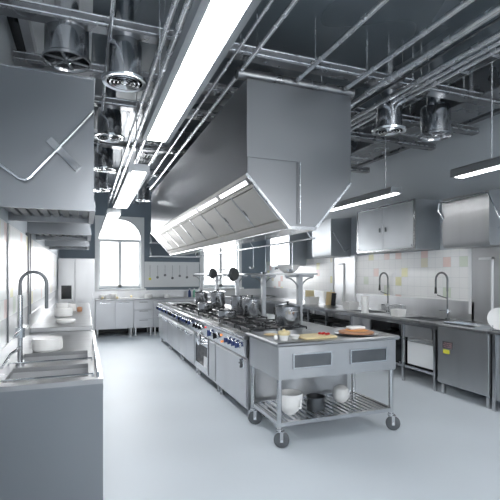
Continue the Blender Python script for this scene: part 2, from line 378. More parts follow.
# canopy: outer sheets
m_ = MB()
m_.box(XL, .015, z(ZL), XL+.015, L-.015, z(HT)); m_.box(XR-.015, .015, z(ZL), XR, L-.015, z(HT)); m_.box(XL+.015, .015, z(HT)-.015, XR-.015, L-.015, z(HT))
m_.obj('canopy_shell', STEELH, t)
for nm, a, b in (('end_panel', 0, .015), ('end_panel', L-.015, L)):
    MB().prism([(XL, z(HT)), (XL, z(ZL)), (BL, 0), (BR, 0), (XR, z(ZL)), (XR, z(HT))], 'y', a, b).obj(nm, STEELH, t)
FILT = mat('filter_mesh', (.47, .455, .43), .55, .35, .08, (3, 3, 3))
def slope(side):
    sx = 1 if side == 0 else -1
    x0 = XL if side == 0 else XR; bx = BL if side == 0 else BR
    U = Vector((bx-x0, 0, -(ZL-BZ))); P0 = Vector((x0, 0, z(ZL)))
    n = Vector((-(ZL-BZ)*sx, 0, -(abs(bx-x0)))).normalized()
    def pt(u, y, d=0): return P0+U*u+Vector((0, y, 0))+n*d
    # backing sheet
    MB().quadbox(pt(0, .015, -.03), U, (0, L-.03, 0), n*.02).obj('filter_backing', FILT, t)
    N = 9; fl = (L-.12)/N  # filters
    for k in range(N):
        y0 = .06+k*fl
        f = MB().quadbox(pt(.24, y0+.012, -.01), U*.60, (0, fl-.024, 0), n*.016)
        f = f.obj('grease_filter', FILT, t)
        MB().quadbox(pt(.50, y0+fl-.05, .006), U*.13, (0, .012, 0), n*.006).obj('filter_handle', DARKST, f)
    for k in range(N+1): MB().quadbox(pt(.22, .06+k*fl-.008, -.01), U*.64, (0, .016, 0), n*.022).obj('filter_rail', PIPE, t)
    MB().quadbox(pt(.86, .015, -.01), U*.14, (0, L-.03, 0), n*.035).obj('gutter', FILT, t)
    MB().quadbox(pt(0, .015, -.01), U*.05, (0, L-.03, 0), n*.03).obj('lamp_channel', FILT, t)
    MB().quadbox(pt(.18, .015, -.01), U*.04, (0, L-.03, 0), n*.025).obj('lamp_channel', FILT, t)
    MB().quadbox(pt(.05, .015, -.012), U*.13, (0, L-.03, 0), n*.012).obj('lamp_recess', DARKST, t)
    nl = 6; ll = (L-.2)/nl
    for k in range(nl):
        MB().quadbox(pt(.085, .1+k*ll+.04, -.005), U*.065, (0, ll-.14, 0), n*.012).obj('lamp_tube', LAMPH, t)
    MB().quadbox(pt(0, -.006, -.002), U, (0, .024, 0), n*.02).obj('edge_strip', PIPE, t)
    MB().quadbox(pt(0, L-.018, -.002), U, (0, .024, 0), n*.02).obj('edge_strip', PIPE, t)
    for u in (.15, .5, .85):
        p = pt(u, .002, .016); MB().tube([p, p+n*.008], .009, 10).obj('rivet', DARKST, t)
slope(0); slope(1)
MB().box(BL-.01, 0, -.03, BR+.01, L, 0).obj('drip_tray', STEEL, t)
MB().box(XL+.0, -.006, z(2.60), XL+.50, 0, z(2.606)).box(XL+.50, -.006, .02, XL+.507, 0, z(2.606)).box(XL+.0, -.006, z(ZL), XL+.01, 0, z(2.60)).obj('panel_seam', DARKST, t)
MB().cyl(XL+.53, -.012, .02, z(2.60), .006, n=8).obj('conduit', PIPE, t)
for q in (.4, L/2, L-.4):
    for xx in (XL+.1, XR-.1): MB().cyl(xx, q, z(HT), CZ-BZ, .008, n=8).obj('hanger_rod', PIPE, t)
# utensil rail hung below the hood
RX = 2.28
t = thing('utensil_rail', 'thin steel utensil rail hanging under the big hood over the shelf', 'rail', (RX, 4.0, 1.93))
MB().cyl(0, 0, 0, 5.3, .010, n=10, axis='y').obj('rail', CHROME, t)
for q in (.1, 1.8, 3.5, 5.2): MB().tube([(0, q, 0), (0, q, .16), (-.25, q, .22)] if False else [(0, q, .008), (-.06, q, .09), (BR-.02-RX, q, .12), ], .006, 8).obj('hook_bracket', CHROME, t)
def pan(y, R, label, side=0):
    t = thing('hanging_pan', label, 'pan', (RX-.02, y, 1.92), 0, 'pans hanging from the rail')
    zc = -.26-R; M = Matrix.Translation((0, 0, zc)) @ Matrix.Rotation(PI/2-.5, 4, 'Y') @ Matrix.Rotation(0, 4, 'Z')
    M = Matrix.Translation((0, 0, zc)) @ Matrix.Rotation(math.radians(-60), 4, 'Z') @ Matrix.Rotation(PI/2, 4, 'Y')
    MB().lathe([(0, 0), (R*.8, 0), (R, -.045), (R*.97, -.045), (R*.78, -.006), (0, -.006)], M=M, n=30).obj('pan_body', DARKST, t)
    MB().tube([(0, 0, .02), (0, 0, -.02), (0, 0, -.26)], .009, 8).obj('handle', DARKST, t)
pan(6.55, .115, 'dark frying pan hanging under the hood, the larger and nearer one'); pan(7.75, .10, 'smaller dark pan hanging further back under the hood')
def ladle(y, Lh, label):
    t = thing('ladle', label, 'ladle', (RX, y, 1.905), 0, 'steel tools hanging from the rail')
    MB().tube([(0, 0, .015), (0, 0, -Lh)], .006, 8).obj('handle', CHROME, t)
    MB().lathe([(0, -.035), (.03, -.025), (.042, 0), (.04, 0), (.028, -.022), (0, -.03)], x=-.03, z=-Lh, n=20).obj('cup', CHROME, t)
ladle(4.55, .30, 'steel ladle hanging nearest on the rail'); ladle(4.95, .27, 'steel ladle hanging second on the rail'); ladle(5.35, .33, 'steel ladle hanging third on the rail, longest handle')
ladle(5.8, .25, 'short steel ladle hanging just before the large dark pan'); ladle(7.15, .27, 'steel ladle hanging between the two dark pans')
# ------------------------------------------------------------------ cooking island: five ranges
IX0, IX1 = 1.57, 2.85; MODW = 1.15; IY = 4.22
def rng_unit(i, label, door='door', griddle=False):
    t = thing('gas_range', label, 'stove', (IX0, IY+i*MODW, 0), 0, 'cooking ranges of the island'); w = MODW-.006; D = IX1-IX0
    body = MB().box(.03, .0, .12, D-.03, w, .86)
    body.obj('body', STEELV, t)
    for lx in (.08, D-.08):
        for ly in (.07, w-.07): MB().cyl(lx, ly, .02, .12, .022, n=14).cyl(lx, ly, 0, .02, .028, n=14).obj('leg', STEEL, t)
    # worktop with raised lip
    MB().box(-.02, 0, .86, D, w, .895, .004).obj('worktop', STEELT, t)
    # slanted control panel
    cp = MB().prism([(.03, .66), (-.005, .68), (-.03, .86), (.03, .86)], 'y', 0, w).obj('control_panel', STEEL, t)
    MB().tube([(-.024, .01, .885), (-.024, w-.01, .885)], .012, 8).obj('front_rail', CHROME, t)
    def knob(y, zc=.785, r=.028, m=BLUEK):
        xx = -.005-(zc-.68)*.139
        k = MB().cyl(y, zc, xx-.012, xx+.005, r*1.25, n=20, axis='x').obj('knob_ring', CHROME, t)
        MB().cyl(y, zc, xx-.042, xx-.012, r, r*.9, n=20, axis='x').box(xx-.05, y-.006, zc-r, xx-.04, y+.006, zc+r).obj('knob', m, t)
    if i == 0:
        for q in (.14, .27, .40, .53): knob(q)
        MB().cyl(.78, .81, -.035, -.02, .014, n=14, axis='x').obj('indicator_light', INDO, t)
        MB().cyl(.78, .73, -.03, -.012, .012, n=14, axis='x').obj('indicator_light', INDO, t)
        knob(1.0, .77, .036, GLOSSB)
    elif i == 1:
        knob(.12, .77, .04, BLUEK)
        MB().cyl(.35, .82, -.035, -.02, .011, n=14, axis='x').obj('indicator_light', INDR, t)
        for q in (.62, .78, .94): knob(q, m=GLOSSB)
    else:
        for q in (.12, .27, .42, .57, .72, .87, 1.02): knob(q, m=GLOSSB if (int(q*100)+i) % 2 else BLUEK)
    # doors
    def dr(y0, y1, z0=.15, z1=.64):
        d = MB().box(.008, y0, z0, .03, y1, z1, .004).obj('door', PAINTST, t); return d
    if i == 0:
        d = dr(.02, w-.03)
        MB().lathe([(0, .01), (.055, .01), (.06, 0)], M=Matrix.Translation((.008, .13, .59)) @ Matrix.Rotation(-PI/2, 4, 'Y'), n=24).obj('valve_plate', CHROME, d)
        v = MB()
        for k in range(5):
            a = k*2*PI/5; v.tube([(-.006, .13, .59), (-.006,   .13+.048*math.cos(a), .59+.048*math.sin(a))], .010, 8)
        v.obj('valve_wheel', DARKST, d)
    elif i == 1:
        d = dr(.02, .30)
        # open recess with an inner box
        MB().box(.022, .36, .24, .028, 1.02, .53).obj('recess', BLACK, t)
        MB().box(.0, .34, .53, .028, 1.05, .65).box(.0, .34, .15, .028, 1.05, .24).box(.0, 1.02, .24, .028, 1.05, .53).box(.0, .33, .24, .028, .36, .53).obj('recess_frame', STEEL, t)
        MB().box(.008, .42, .24, .021, .58, .38).obj('burner_shield', WHITEP, t)
        MB().lathe([(0, .0), (.075, .0), (.095, .022), (.075, .035), (0, .035)], M=Matrix.Translation((-.01, .74, .61)) @ Matrix.Rotation(-PI/2, 4, 'Y'), n=28).obj('hand_wheel', CHROME, t)
        v = MB()
        for k in range(6):
            a = k*PI/3; v.cyl(.52+.045*math.cos(a), .61+.045*math.sin(a), -.035, 0, .014, n=10, axis='x')
        v.obj('valve_cluster', CHROME, t)
    else:
        for a, b in ((.02, w/2-.01), (w/2+.01, w-.02)):
            d = dr(a, b)
            MB().tube([(.008, a+.06, .60), (-.04, a+.06, .60), (-.04, b-.06, .60), (.008, b-.06, .60)], .011, 8).obj('handle', CHROME, d)
    MB().box(.22, .01, .02, .23, w-.01, .12).obj('gap_shade_plate', BLACK, t)  # black sheet standing in for the shadow in the gap below the stove
    # hob
    if griddle:
        MB().box(.12, .07, .895, .84, w-.07, .915, .004).obj('griddle_plate', BLACK, t)
        MB().box(.16, .2, .915, .6, .75, .925, .004).obj('griddle_cover', PAINTST, t)
    else:
        MB().box(.08, .05, .895, .84, w-.05, .903, .003).obj('hob_tray', DARKST, t)
        for by in (.31, .84):
            for bx in (.27, .64):
                MB().lathe([(.06, 0), (.062, .012), (.045, .018), (.045, .026), (0, .03)], bx, by, .903, n=24).obj('burner', DARKST, t)
                g = MB(); h = .16; zt = .945
                g.tube([(bx-h, by-h, zt), (bx+h, by-h, zt), (bx+h, by+h, zt), (bx-h, by+h, zt)], .008, 6, True)
                for a in range(4):
                    c, s_ = math.cos(a*PI/2), math.sin(a*PI/2)
                    g.tube([(bx+c*h, by+s_*h, zt), (bx+c*.04, by+s_*.04, zt)], .007, 6)
                    g.tube([(bx+c*.1-s_*.1, by+s_*.1+c*.1, zt-.0), (bx+(c-s_)*h, by+(s_+c)*h, zt)], .007, 6)
                    g.tube([(bx+(c-s_)*h, by+(s_+c)*h, zt), (bx+(c-s_)*h, by+(s_+c)*h, .903)], .008, 6)
                g.obj('grate', BLACK, t)
    return t
for i, lb in enumerate(('nearest stove of the island, with four blue knobs and a round valve on its door', 'second stove of the island, with a red light, hand wheel and black recess',
        'third stove of the island with paired doors and bar handles', 'fourth stove of the island, second from the far end', 'farthest stove of the island, topped by a black griddle')):
    rng_unit(i, lb, griddle=(i == 4))
# overshelf on posts
SX = 2.52
SHELFM = mat('shelf_steel', (.36, .375, .39), .35, .85, .05)
t = thing('overshelf', 'long narrow steel shelf on posts standing along the cooking island', 'shelf', (SX, 4.6, .895))
MB().box(-.13, -.0, .645, .13, 5.25, .665).obj('shelf_board', SHELFM, t)
for q in (.23, 1.4, 2.6, 3.85, 5.12):
    p = MB().box(-.03, q-.03, 0, .03, q+.03, .645).box(-.05, q-.05, 0, .05, q+.05, .012).obj('post', SHELFM, t)
    MB().box(-.2, q-.012, .615, .2, q+.012, .643).obj('arm', SHELFM, p)
    MB().tube(arc((.19, q, .44), .17, PI/2, PI, 8), .009, 8).obj('curved_brace', SHELFM, p); MB().tube(arc((-.19, q, .44), .17, PI/2, 0, 8), .009, 8).obj('curved_brace', SHELFM, p)
t = thing('mixing_bowl', 'cream bowl on the near end of the island shelf', 'bowl', (SX-.02, 5.1, 1.564))
MB().lathe([(0, 0), (.055, 0), (.11, .035), (.145, .10), (.15, .105), (.138, .10), (.10, .04), (0, .01)], n=32).obj('bowl', CERAM, t)
# pots
def pot(loc, R, H, label, lid=True):
    t = thing('stock_pot', label, 'pot', loc, 0, 'steel pots on the island burners')
    MB().lathe([(0, 0), (R*.97, 0), (R, .01), (R, H), (R+.006, H+.004), (R-.006, H), (R-.006, .012), (0, .012)], n=36).obj('pot_body', STEEL, t)
    for s_ in (-1, 1): MB().tube([(-.035, s_*R, H*.8), (-.035, s_*(R+.035), H*.8), (.035, s_*(R+.035), H*.8), (.035, s_*R, H*.8)], .006, 8).obj('handle', CHROME, t)
    if lid:
        l = MB().lathe([(R+.008, H+.005), (R*.7, H+.022), (.02, H+.03), (0, H+.03)], n=36).obj('lid', STEEL, t)
        MB().lathe([(.01, H+.028), (.01, H+.045), (.022, H+.055), (0, H+.06)], n=14).obj('lid_knob', BLACK, l)
    return t
GZ = .953
pot((2.21, 4.53, GZ), .15, .22, 'large steel pot on the nearest stove, behind the prep table')
pot((2.21, 5.68, GZ), .13, .24, 'tall lidded pot on the second stove', True)
pot((2.21, 6.21, GZ), .13, .26, 'open tall steel pot on the second stove, further back', False)
pot((2.21, 7.36, GZ), .13, .27, 'lidded pot on the third stove')
pot((1.84, 6.84, GZ), .12, .12, 'low steel pot on the third stove, near its knobs', False)
pot((2.21, 8.51, GZ), .13, .22, 'steel pot on the fourth stove', True)
pot((1.84, 5.68, GZ), .13, .09, 'shallow steel pan-shaped pot on the front burner of the second stove', False)
# ------------------------------------------------------------------ prep table on casters
TX0, TX1, TY0, TY1 = 1.56, 2.90, 3.42, 4.2
t = thing('prep_table', 'wheeled steel prep table with two dark panels at the near end of the island', 'table', ((TX0+TX1)/2, (TY0+TY1)/2, 0))
a, b = -(TX1-TX0)/2, (TX1-TX0)/2; c, d = -(TY1-TY0)/2, (TY1-TY0)/2
MB().box(a, c, .905, b, d, .945, .012).obj('tabletop', STEELT, t)
MB().box(a+.035, c+.03, .61, b-.035, c+.045, .905).box(a+.035, c+.045, .61, a+.05, d-.03, .905).box(b-.05, c+.045, .61, b-.035, d-.03, .905).box(a+.05, d-.045, .61, b-.05, d-.03, .905).obj('apron', STEELV, t)
for x0, x1 in ((a+.17, a+.57), (a+.77, a+1.19)):
    f = MB().box(x0, c+.012, .70, x1, c+.03, .715).box(x0, c+.012, .825, x1, c+.03, .84).box(x0, c+.012, .715, x0+.015, c+.03, .825).box(x1-.015, c+.012, .715, x1, c+.03, .825).obj('panel_frame', STEEL, t)
    MB().box(x0+.015, c+.022, .715, x1-.015, c+.03, .825).obj('panel_inlay', DARKST, f)
for lx in (a+.06, b-.06):
    for ly in (c+.07, d-.07):
        l = MB().cyl(lx, ly, .16, .905, .023, n=18).obj('leg', STEEL, t)
        k = MB().cyl(0, 0, .145, .17, .03, n=16).box(-.032, -.035, .055, -.026, -.005, .145).box(.026, -.035, .055, .032, -.005, .145).box(-.032, -.045, .143, .032, .03, .15).obj('caster_fork', STEEL, l)
        k2 = MB().lathe([(0, -.02), (.035, -.022), (.058, -.018), (.07, -.01), (.07, .01), (.058, .018), (.035, .022), (0, .02)], M=Matrix.Translation((0, -.02, .07)) @ Matrix.Rotation(PI/2, 4, 'Y'), n=28).obj('wheel', RUB, l)
        k3 = MB().cyl(-.02, .07, -.036, .036, .012, n=12, axis='x').obj('axle', CHROME, l)
        for e in (k, k2, k3): e.location = (lx, ly, 0); e.rotation_euler = (0, 0, math.radians(66 if lx < 0 else 58))
fr = MB().box(a+.05, c+.05, .19, b-.05, c+.08, .225).box(a+.05, d-.08, .19, b-.05, d-.05, .225).box(a+.05, c+.08, .19, a+.08, d-.08, .225).box(b-.08, c+.08, .19, b-.05, d-.08, .225).obj('shelf_frame', STEEL, t)
q = a+.10
while q < b-.12: MB().box(q, c+.08, .205, q+.03, d-.08, .218).obj('shelf_slat', STEEL, t); q += .062
mx, my = (TX0+TX1)/2, (TY0+TY1)/2
t = thing('mixing_jug', 'white ceramic jug bowl with handle on the slatted lower shelf', 'jug', (1.83, 3.70, .2185))
MB().lathe([(0, 0), (.05, 0), (.095, .05), (.12, .12), (.122, .20), (.114, .20), (.112, .12), (.09, .05), (0, .012)], n=32).obj('bowl', CERAM, t)
MB().tube([(.04, -.10, .16), (.05, -.125, .15), (.05, -.125, .08), (.04, -.095, .07)], .01, 8).obj('handle', CERAM, t)
t = thing('sauce_pan', 'small dark steel pot in the middle of the lower shelf', 'pot', (2.13, 3.74, .2185))
MB().lathe([(0, 0), (.085, 0), (.09, .008), (.09, .12), (.095, .125), (.085, .12), (.085, .012), (0, .012)], n=32).obj('pot_body', DARKST, t)
MB().tube([(.09, 0, .10), (.125, 0, .10)], .012, 8).tube([(-.09, 0, .10), (-.125, 0, .10)], .012, 8).obj('handle', DARKST, t)
t = tag(MB().lathe([(0, 0), (.05, 0), (.082, .04), (.09, .09), (.075, .14), (.04, .165), (0, .17)], n=32).obj('round_jar', CERAM), 'round white jar at the right of the lower shelf', 'jar', None, (2.50, 3.86, .2185))
ZT_ = .9455
t = thing('dessert_cup', 'white cup piled with yellow cream at the near left corner of the prep table', 'cup', (1.70, 3.56, ZT_))
MB().lathe([(0, 0), (.035, 0), (.048, .055), (.044, .055), (.03, .01), (0, .01)], n=24).obj('cup', CERAM, t)
MB().lathe([(.0, .045), (.05, .048), (.056, .06), (.056, .078), (.045, .085), (.012, .086), (.012, .098), (0, .105)], n=24).obj('cream_top', CREAM, t)
tag(MB().lathe([(0, 0), (.014, .004), (.022, .02), (.017, .038), (0, .048)], n=20).obj('egg', CERAM), 'small white egg left of the dessert cup', 'egg', None, (1.635, 3.60, ZT_))
t = thing('milk_pot', 'little white bowl just right of the dessert cup', 'bowl', (1.83, 3.60, ZT_))
MB().lathe([(0, 0), (.03, 0), (.05, .035), (.046, .035), (.028, .006), (0, .006)], n=24).obj('bowl', CERAM, t)
t = thing('cutting_board', 'pale yellow cutting board on the prep table', 'cutting board', (2.07, 3.62, ZT_), .06)
MB().box(-.19, -.12, 0, .16, .12, .02, .005).obj('board', WOOD if False else CREAM, t)
for k, (x, y) in enumerate(((.07, 0), (.10, .03), (.12, -.02), (.09, -.035), (.055, .03))):
    tag(MB().lathe([(0, 0), (.014, .003), (.018, .012), (.01, .02), (0, .021)], n=14).obj('tomato_slice', RED), ('middle left', 'rearmost', 'rightmost', 'frontmost', 'leftmost rear')[k]+' one of the small red tomato pieces on the yellow cutting board', 'tomato', 'tomato pieces on the cutting board', (2.07+x, 3.62+y, ZT_+.0205))
t = thing('serving_plate', 'flat steel plate holding the flatbread on the prep table', 'plate', (2.55, 3.66, ZT_))
MB().lathe([(0, 0), (.14, 0), (.22, .012), (.222, .015), (.14, .005), (0, .005)], n=40).obj('plate', STEEL, t)
t = thing('flatbread', 'brown topped flatbread on the steel plate', 'bread', (2.55, 3.66, ZT_+.006))
rnd = random.Random(2)
MB().lathe([(0, 0), (.14, 0), (.175, .012), (.17, .024), (.13, .03), (0, .028)], n=40).obj('crust', ORANGE if False else BROWN, t)
MB().lathe([(0, .029), (.10, .029), (.12, .034), (.09, .042), (0, .043)], n=30).obj('filling', ORANGE, t)
t = tag(MB().box(-.09, -.05, 0, .09, .05, .028, .01).obj('cheese_block', CERAM), 'white block lying on top of the flatbread', 'cheese', None, (2.55, 3.67, ZT_+.0495))
tag(MB().lathe([(0, 0), (.06, 0), (.075, .008), (.06, .012), (0, .01)], n=30).obj('orange_plate', WOOD), 'flat orange-yellow round dish at the left rear corner of the prep table', 'dish', None, (1.72, 3.9, ZT_))
# ------------------------------------------------------------------ left wall hoods
def wall_hood(y0, y1, label, z0=2.0, z1=2.94, rod=True):
    t = thing('wall_hood', label, 'range hood', (WX0, y0, z0), 0, 'box hoods on the left wall'); D = .66; w = y1-y0; H = z1-z0
    MB().prism([(.0, .07), (D-.03, .07), (D, .03), (D, H), (0, H)], 'y', 0, w).obj('hood_box', STEELH if False else PAINTDK, t)
    MB().box(0, -.004, 0, D+.01, .03, .07).box(0, w-.03, 0, D+.01, w+.004, .07).box(D-.03, .03, 0, D+.01, w-.03, .07).obj('bottom_lip', PAINTDK, t)
    f = MB(); k = .05
    while k < D-.08: f.box(k, .03, .045, k+.05, w-.03, .068); k += .075
    f.obj('filter', DARKST, t)
    MB().box(0, -.01, H, D+.01, w+.01, H+.012).obj('top_flange', STEEL, t)
    if rod:
        MB().tube([(.03, -.004, .30), (.05, -.045, .29), (.19, -.045, .19), (.225, -.045, .18), (.255, -.045, .20), (D-.02, -.045, .68), (D-.005, -.045, .70), (D-.005, -.004, .70)], .010, 10).obj('handle_bar', CHROME, t)
        x, zz = .46, .37
        MB().quadbox((x-.11, -.03, zz+.09), (.19, 0, -.19), (.035, 0, .035), (0, .026, 0)).obj('bar_clamp', STEEL, t)
    return t
PAINTDK = mat('satin_hood_panel', (.27, .285, .305), .32, .95, .012, (1, 1, 2), 0)
wall_hood(3.28, 4.12, 'nearest box hood on the left wall, with a bent bar across its face')
wall_hood(5.35, 6.3, 'second box hood along the left wall', rod=False)
wall_hood(7.6, 8.6, 'farthest box hood along the left wall', rod=False)
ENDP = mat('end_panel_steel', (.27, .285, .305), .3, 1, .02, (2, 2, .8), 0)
BASIN = mat('basin_steel', (.62, .63, .645), .35, .6, .05)
# ------------------------------------------------------------------ left counter with sinks
def plate_with_holes(mb, x0, x1, y0, y1, z0, z1, holes):
    """holes: (hx0,hx1,hy0,hy1) sorted by y, non overlapping"""
    y = y0
    for hx0, hx1, hy0, hy1 in holes:
        mb.box(x0, y, z0, x1, hy0, z1); mb.box(x0, hy0, z0, hx0, hy1, z1); mb.box(hx1, hy0, z0, x1, hy1, z1); y = hy1
    mb.box(x0, y, z0, x1, y1, z1)
def basin(x0, x1, y0, y1, z0, z1):
    th = .006
    return MB().box(x0, y0, z0, x1, y1, z0+th).box(x0-th, y0-th, z0, x0, y1+th, z1).box(x1, y0-th, z0, x1+th, y1+th, z1).box(x0, y0-th, z0, x1, y0, z1).box(x0, y1, z0, x1, y1+th, z1).cyl((x0+x1)/2, (y0+y1)/2, z0+th, z0+th+.004, .04, n=20)
LY0, LY1 = 2.82, 5.3
CX0 = WX0+.02
t = thing('sink_counter', 'near left steel sink counter with two basins and a closed end panel', 'counter', (CX0, LY0, 0)); w = .685; Lc = LY1-LY0
hs = [(.12, .60, .10, .52), (.12, .60, .66, 1.10)]
m_ = MB(); plate_with_holes(m_, 0, w, 0, Lc, .87, .90, hs); m_.obj('worktop', STEELT, t)
MB().box(0, 0, .9, .015, Lc, 1.0).obj('backsplash', STEELV, t)
for h in hs: basin(h[0], h[1], h[2], h[3], .72, .869).obj('basin', BASIN, t)
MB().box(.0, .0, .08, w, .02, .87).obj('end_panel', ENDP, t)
MB().box(.0, Lc-.02, .08, w, Lc, .87).obj('end_panel', STEELV, t)
MB().box(0, .02, .08, .02, Lc-.02, .87).obj('back_panel', STEELV, t)
for k in range(3):
    y0 = .03+k*(Lc-.06)/3; y1 = y0+(Lc-.06)/3-.01
    dd = MB().box(w-.02, y0, .1, w, y1, .84, .003).obj('door', PAINTST, t)
    MB().box(w, y0+.1, .80, w+.006, y1-.1, .83).obj('handle', DARKST, dd)
MB().box(.03, .03, 0, w-.06, Lc-.03, .08).obj('plinth', BLACK, t)
MB().tube([(w-.03, .04, .905), (w-.03, .04, .935), (w-.03, .56, .935), (w-.03, .56, .905)], .009, 8).tube([(.06, .05, .905), (.06, .05, .925), (w-.06, .05, .925), (w-.06, .05, .905)], .007, 8).tube([(w-.03, .64, .905), (w-.03, .64, .935), (w-.03, 1.5, .935), (w-.03, 1.5, .905)], .009, 8).tube([(.08, .59, .905), (.08, .59, .925), (w-.06, .59, .925), (w-.06, .59, .905)], .007, 8).obj('basin_rail', CHROME, t)
t = thing('gooseneck_faucet', 'tall dark chrome gooseneck faucet on the left sink counter', 'faucet', (-.43, 3.44, .9))
MB().cyl(0, 0, 0, .03, .03, n=20).cyl(0, 0, .03, .5, .017, n=16).obj('column', STEEL, t)
MB().tube([(0, 0, .5)]+arc((.085, 0, .58), .085, PI, 0, 14)+[(.17, 0, .42), (.17, 0, .40)], .012, 12).obj('spout', DARKST, t)
MB().tube([(0, -.02, .25), (-.02, -.14, .22)], .01, 8).cyl(0, 0, .2, .27, .03, n=16).obj('lever', CHROME, t)
MB().tube([(.0, -.02, .13), (-.05, -.12, .10), (-.07, -.3, .05)], .012, 10).obj('side_spray', CHROME, t)
def wpot(loc, rx, h, label, name='white_pot', g='white ceramic pots'):
    return tag(MB().lathe([(0, 0), (rx*.9, 0), (rx, .015), (rx, h*.8), (rx*.96, h), (rx*.9, h), (0, h*.96)], n=32).obj(name, CERAM), label, 'pot', g, loc)
wpot((-.30, 4.05, .9005), .12, .105, 'white round tub on the left counter, beside the second basin')
# far left counter
t = thing('wall_counter', 'dark steel counter continuing along the left wall behind the sinks', 'counter', (CX0, LY1+.01, 0)); Lc = 4.3; w = .66
MB().box(0, 0, .90, w, Lc, .95, .004).obj('worktop', STEELT, t)
MB().box(0, 0, .95, .015, Lc, 1.1).obj('backsplash', STEELV, t)
MB().box(.01, .01, .1, w-.03, Lc-.01, .90).obj('cabinet', STEELV, t)
for k in range(6):
    y0 = .02+k*(Lc-.04)/6; dd = MB().box(w-.03, y0, .12, w-.01, y0+(Lc-.04)/6-.01, .87, .003).obj('door', PAINTST, t)
    MB().tube([(w-.01, y0+.1, .82), (w+.02, y0+.1, .82), (w+.02, y0+.6, .82), (w-.01, y0+.6, .82)], .007, 8).obj('handle', CHROME, dd)
MB().box(.03, .03, 0, w-.08, Lc-.03, .1).obj('plinth', BLACK, t)
wpot((-.22, 5.75, .9505), .11, .045, 'low white dish on the far left counter, near its front edge')
wpot((-.28, 6.6, .9505), .12, .12, 'white tub at the middle of the far left counter')
wpot((-.30, 6.6, 1.0713), .08, .07, 'small white bowl stacked on the white tub of the far left counter', 'white_bowl')
wpot((-.22, 7.5, .9505), .09, .12, 'white jar beyond the stacked tubs on the far left counter')
t = tag(MB().lathe([(0, 0), (.035, 0), (.042, .04), (.035, .07), (0, .08)], n=20).obj('honey_jar', BROWN), 'orange-brown jar on the far left counter', 'jar', None, (-.08, 7.4, .9505))
# tall lockers in the far left corner
for x0, x1, lb, panel in ((-.59, -.225, 'tall steel cabinet in the far left corner with a black window', True), (-.22, .225, 'tall steel cabinet beside the arched window', False)):
    t = thing('tall_cabinet', lb, 'cabinet', (x0, 11.02, 0)); w = x1-x0
    MB().box(0, .02, .1, w, .66, 1.92).obj('body', STEELV, t)
    MB().box(0.03, .05, 0, w-.03, .6, .1).obj('plinth', BLACK, t)
    dd = MB().box(.005, 0, .12, w-.005, .02, 1.9, .003).obj('door', STEELV, t)
    MB().tube([(w-.05, 0, .9), (w-.05, -.03, .9), (w-.05, -.03, 1.1), (w-.05, 0, 1.1)], .007, 8).obj('handle', CHROME, dd)
    if panel: MB().box(.07, -.008, .96, w-.07, 0, 1.28).obj('display_window', GLOSSB, dd)
# ------------------------------------------------------------------ back wall counter units
bx = .235; widths = (.90, .48, .55, .9, .9, 1.0)
for k, wd in enumerate(widths):
    t = thing('base_cabinet', ('white-lit double door base cabinet right below the arched window', 'drawer cabinet with three drawers under the right side of the arched window', 'narrow base cabinet right of the drawers on the back wall', 'back wall base cabinet hidden partly by the far end of the island', 'back wall base cabinet beyond the island under the second window', 'back wall base cabinet in the far right corner')[k], 'cabinet', (bx, 11.03, 0), 0, 'base cabinets on the back wall')
    MB().box(0, .02, .2, wd-.004, .66, .90).obj('body', PAINTST, t)
    for lx in (.05, wd-.06):
        for ly in (.06, .6): MB().cyl(lx, ly, 0, .2, .02, n=12).obj('leg', WHITEP, t)
    if k == 1:
        for j in range(3): 
            dd = MB().box(.01, 0, .21+j*.225, wd-.014, .02, .425+j*.225, .003).obj('drawer', PAINTST, t)
            MB().tube([(.14, 0, .395+j*.225), (.14, -.025, .395+j*.225), (wd-.14, -.025, .395+j*.225), (wd-.14, 0, .395+j*.225)], .006, 8).obj('handle', DARKST, dd)
    else:
        nd = 2 if wd > .7 else 1
        for j in range(nd):
            x0 = .01+j*wd/nd; x1 = (j+1)*wd/nd-.012
            dd = MB().box(x0, 0, .21, x1, .02, .875, .003).obj('door', PAINTST, t)
            MB().tube([(x0+.1, 0, .84), (x0+.1, -.02, .84), (x1-.1, -.02, .84), (x1-.1, 0, .84)], .006, 8).obj('handle', CHROME, dd)
    bx += wd
t = tag(MB().box(0, 0, 0, sum(widths), .69, .03, .004).obj('worktop', STEELT), 'long steel worktop along the back wall below the windows', 'worktop', None, (.235, 10.99, .901))
ZW = .9315
for k, (x, r, h, lb) in enumerate(((.42, .085, .10, 'white pot glowing in window light, leftmost on the back worktop'), (.66, .09, .12, 'white pot second from the left on the back worktop'),
        (1.52, .10, .10, 'white round pot right below the arched window right edge'), (2.0, .07, .09, 'white pot near the island far end on the back worktop'), (3.3, .1, .12, 'white pot under the second back window'))):
    wpot((x, 11.25, ZW), r, h, lb)
t = thing('serving_tray', 'low pale tray on the back worktop between the white pots', 'tray', (1.05, 11.28, ZW))
MB().box(-.24, -.12, 0, .24, .12, .02, .008).obj('tray', CERAM, t)
for k, x in enumerate((.40, .75, 1.1)):
    tag(MB().lathe([(0, 0), (.02, .005), (.032, .03), (.02, .055), (0, .062)], n=16).obj('bread_roll', CREAM), ('small cream roll by the left pot on the back worktop', 'small cream roll left of the pale tray on the back worktop', 'small cream roll lying on the pale tray')[k], 'bread', 'cream rolls on the back worktop', (x, 11.12 if k < 2 else 11.28, ZW if k < 2 else ZW+.0205))
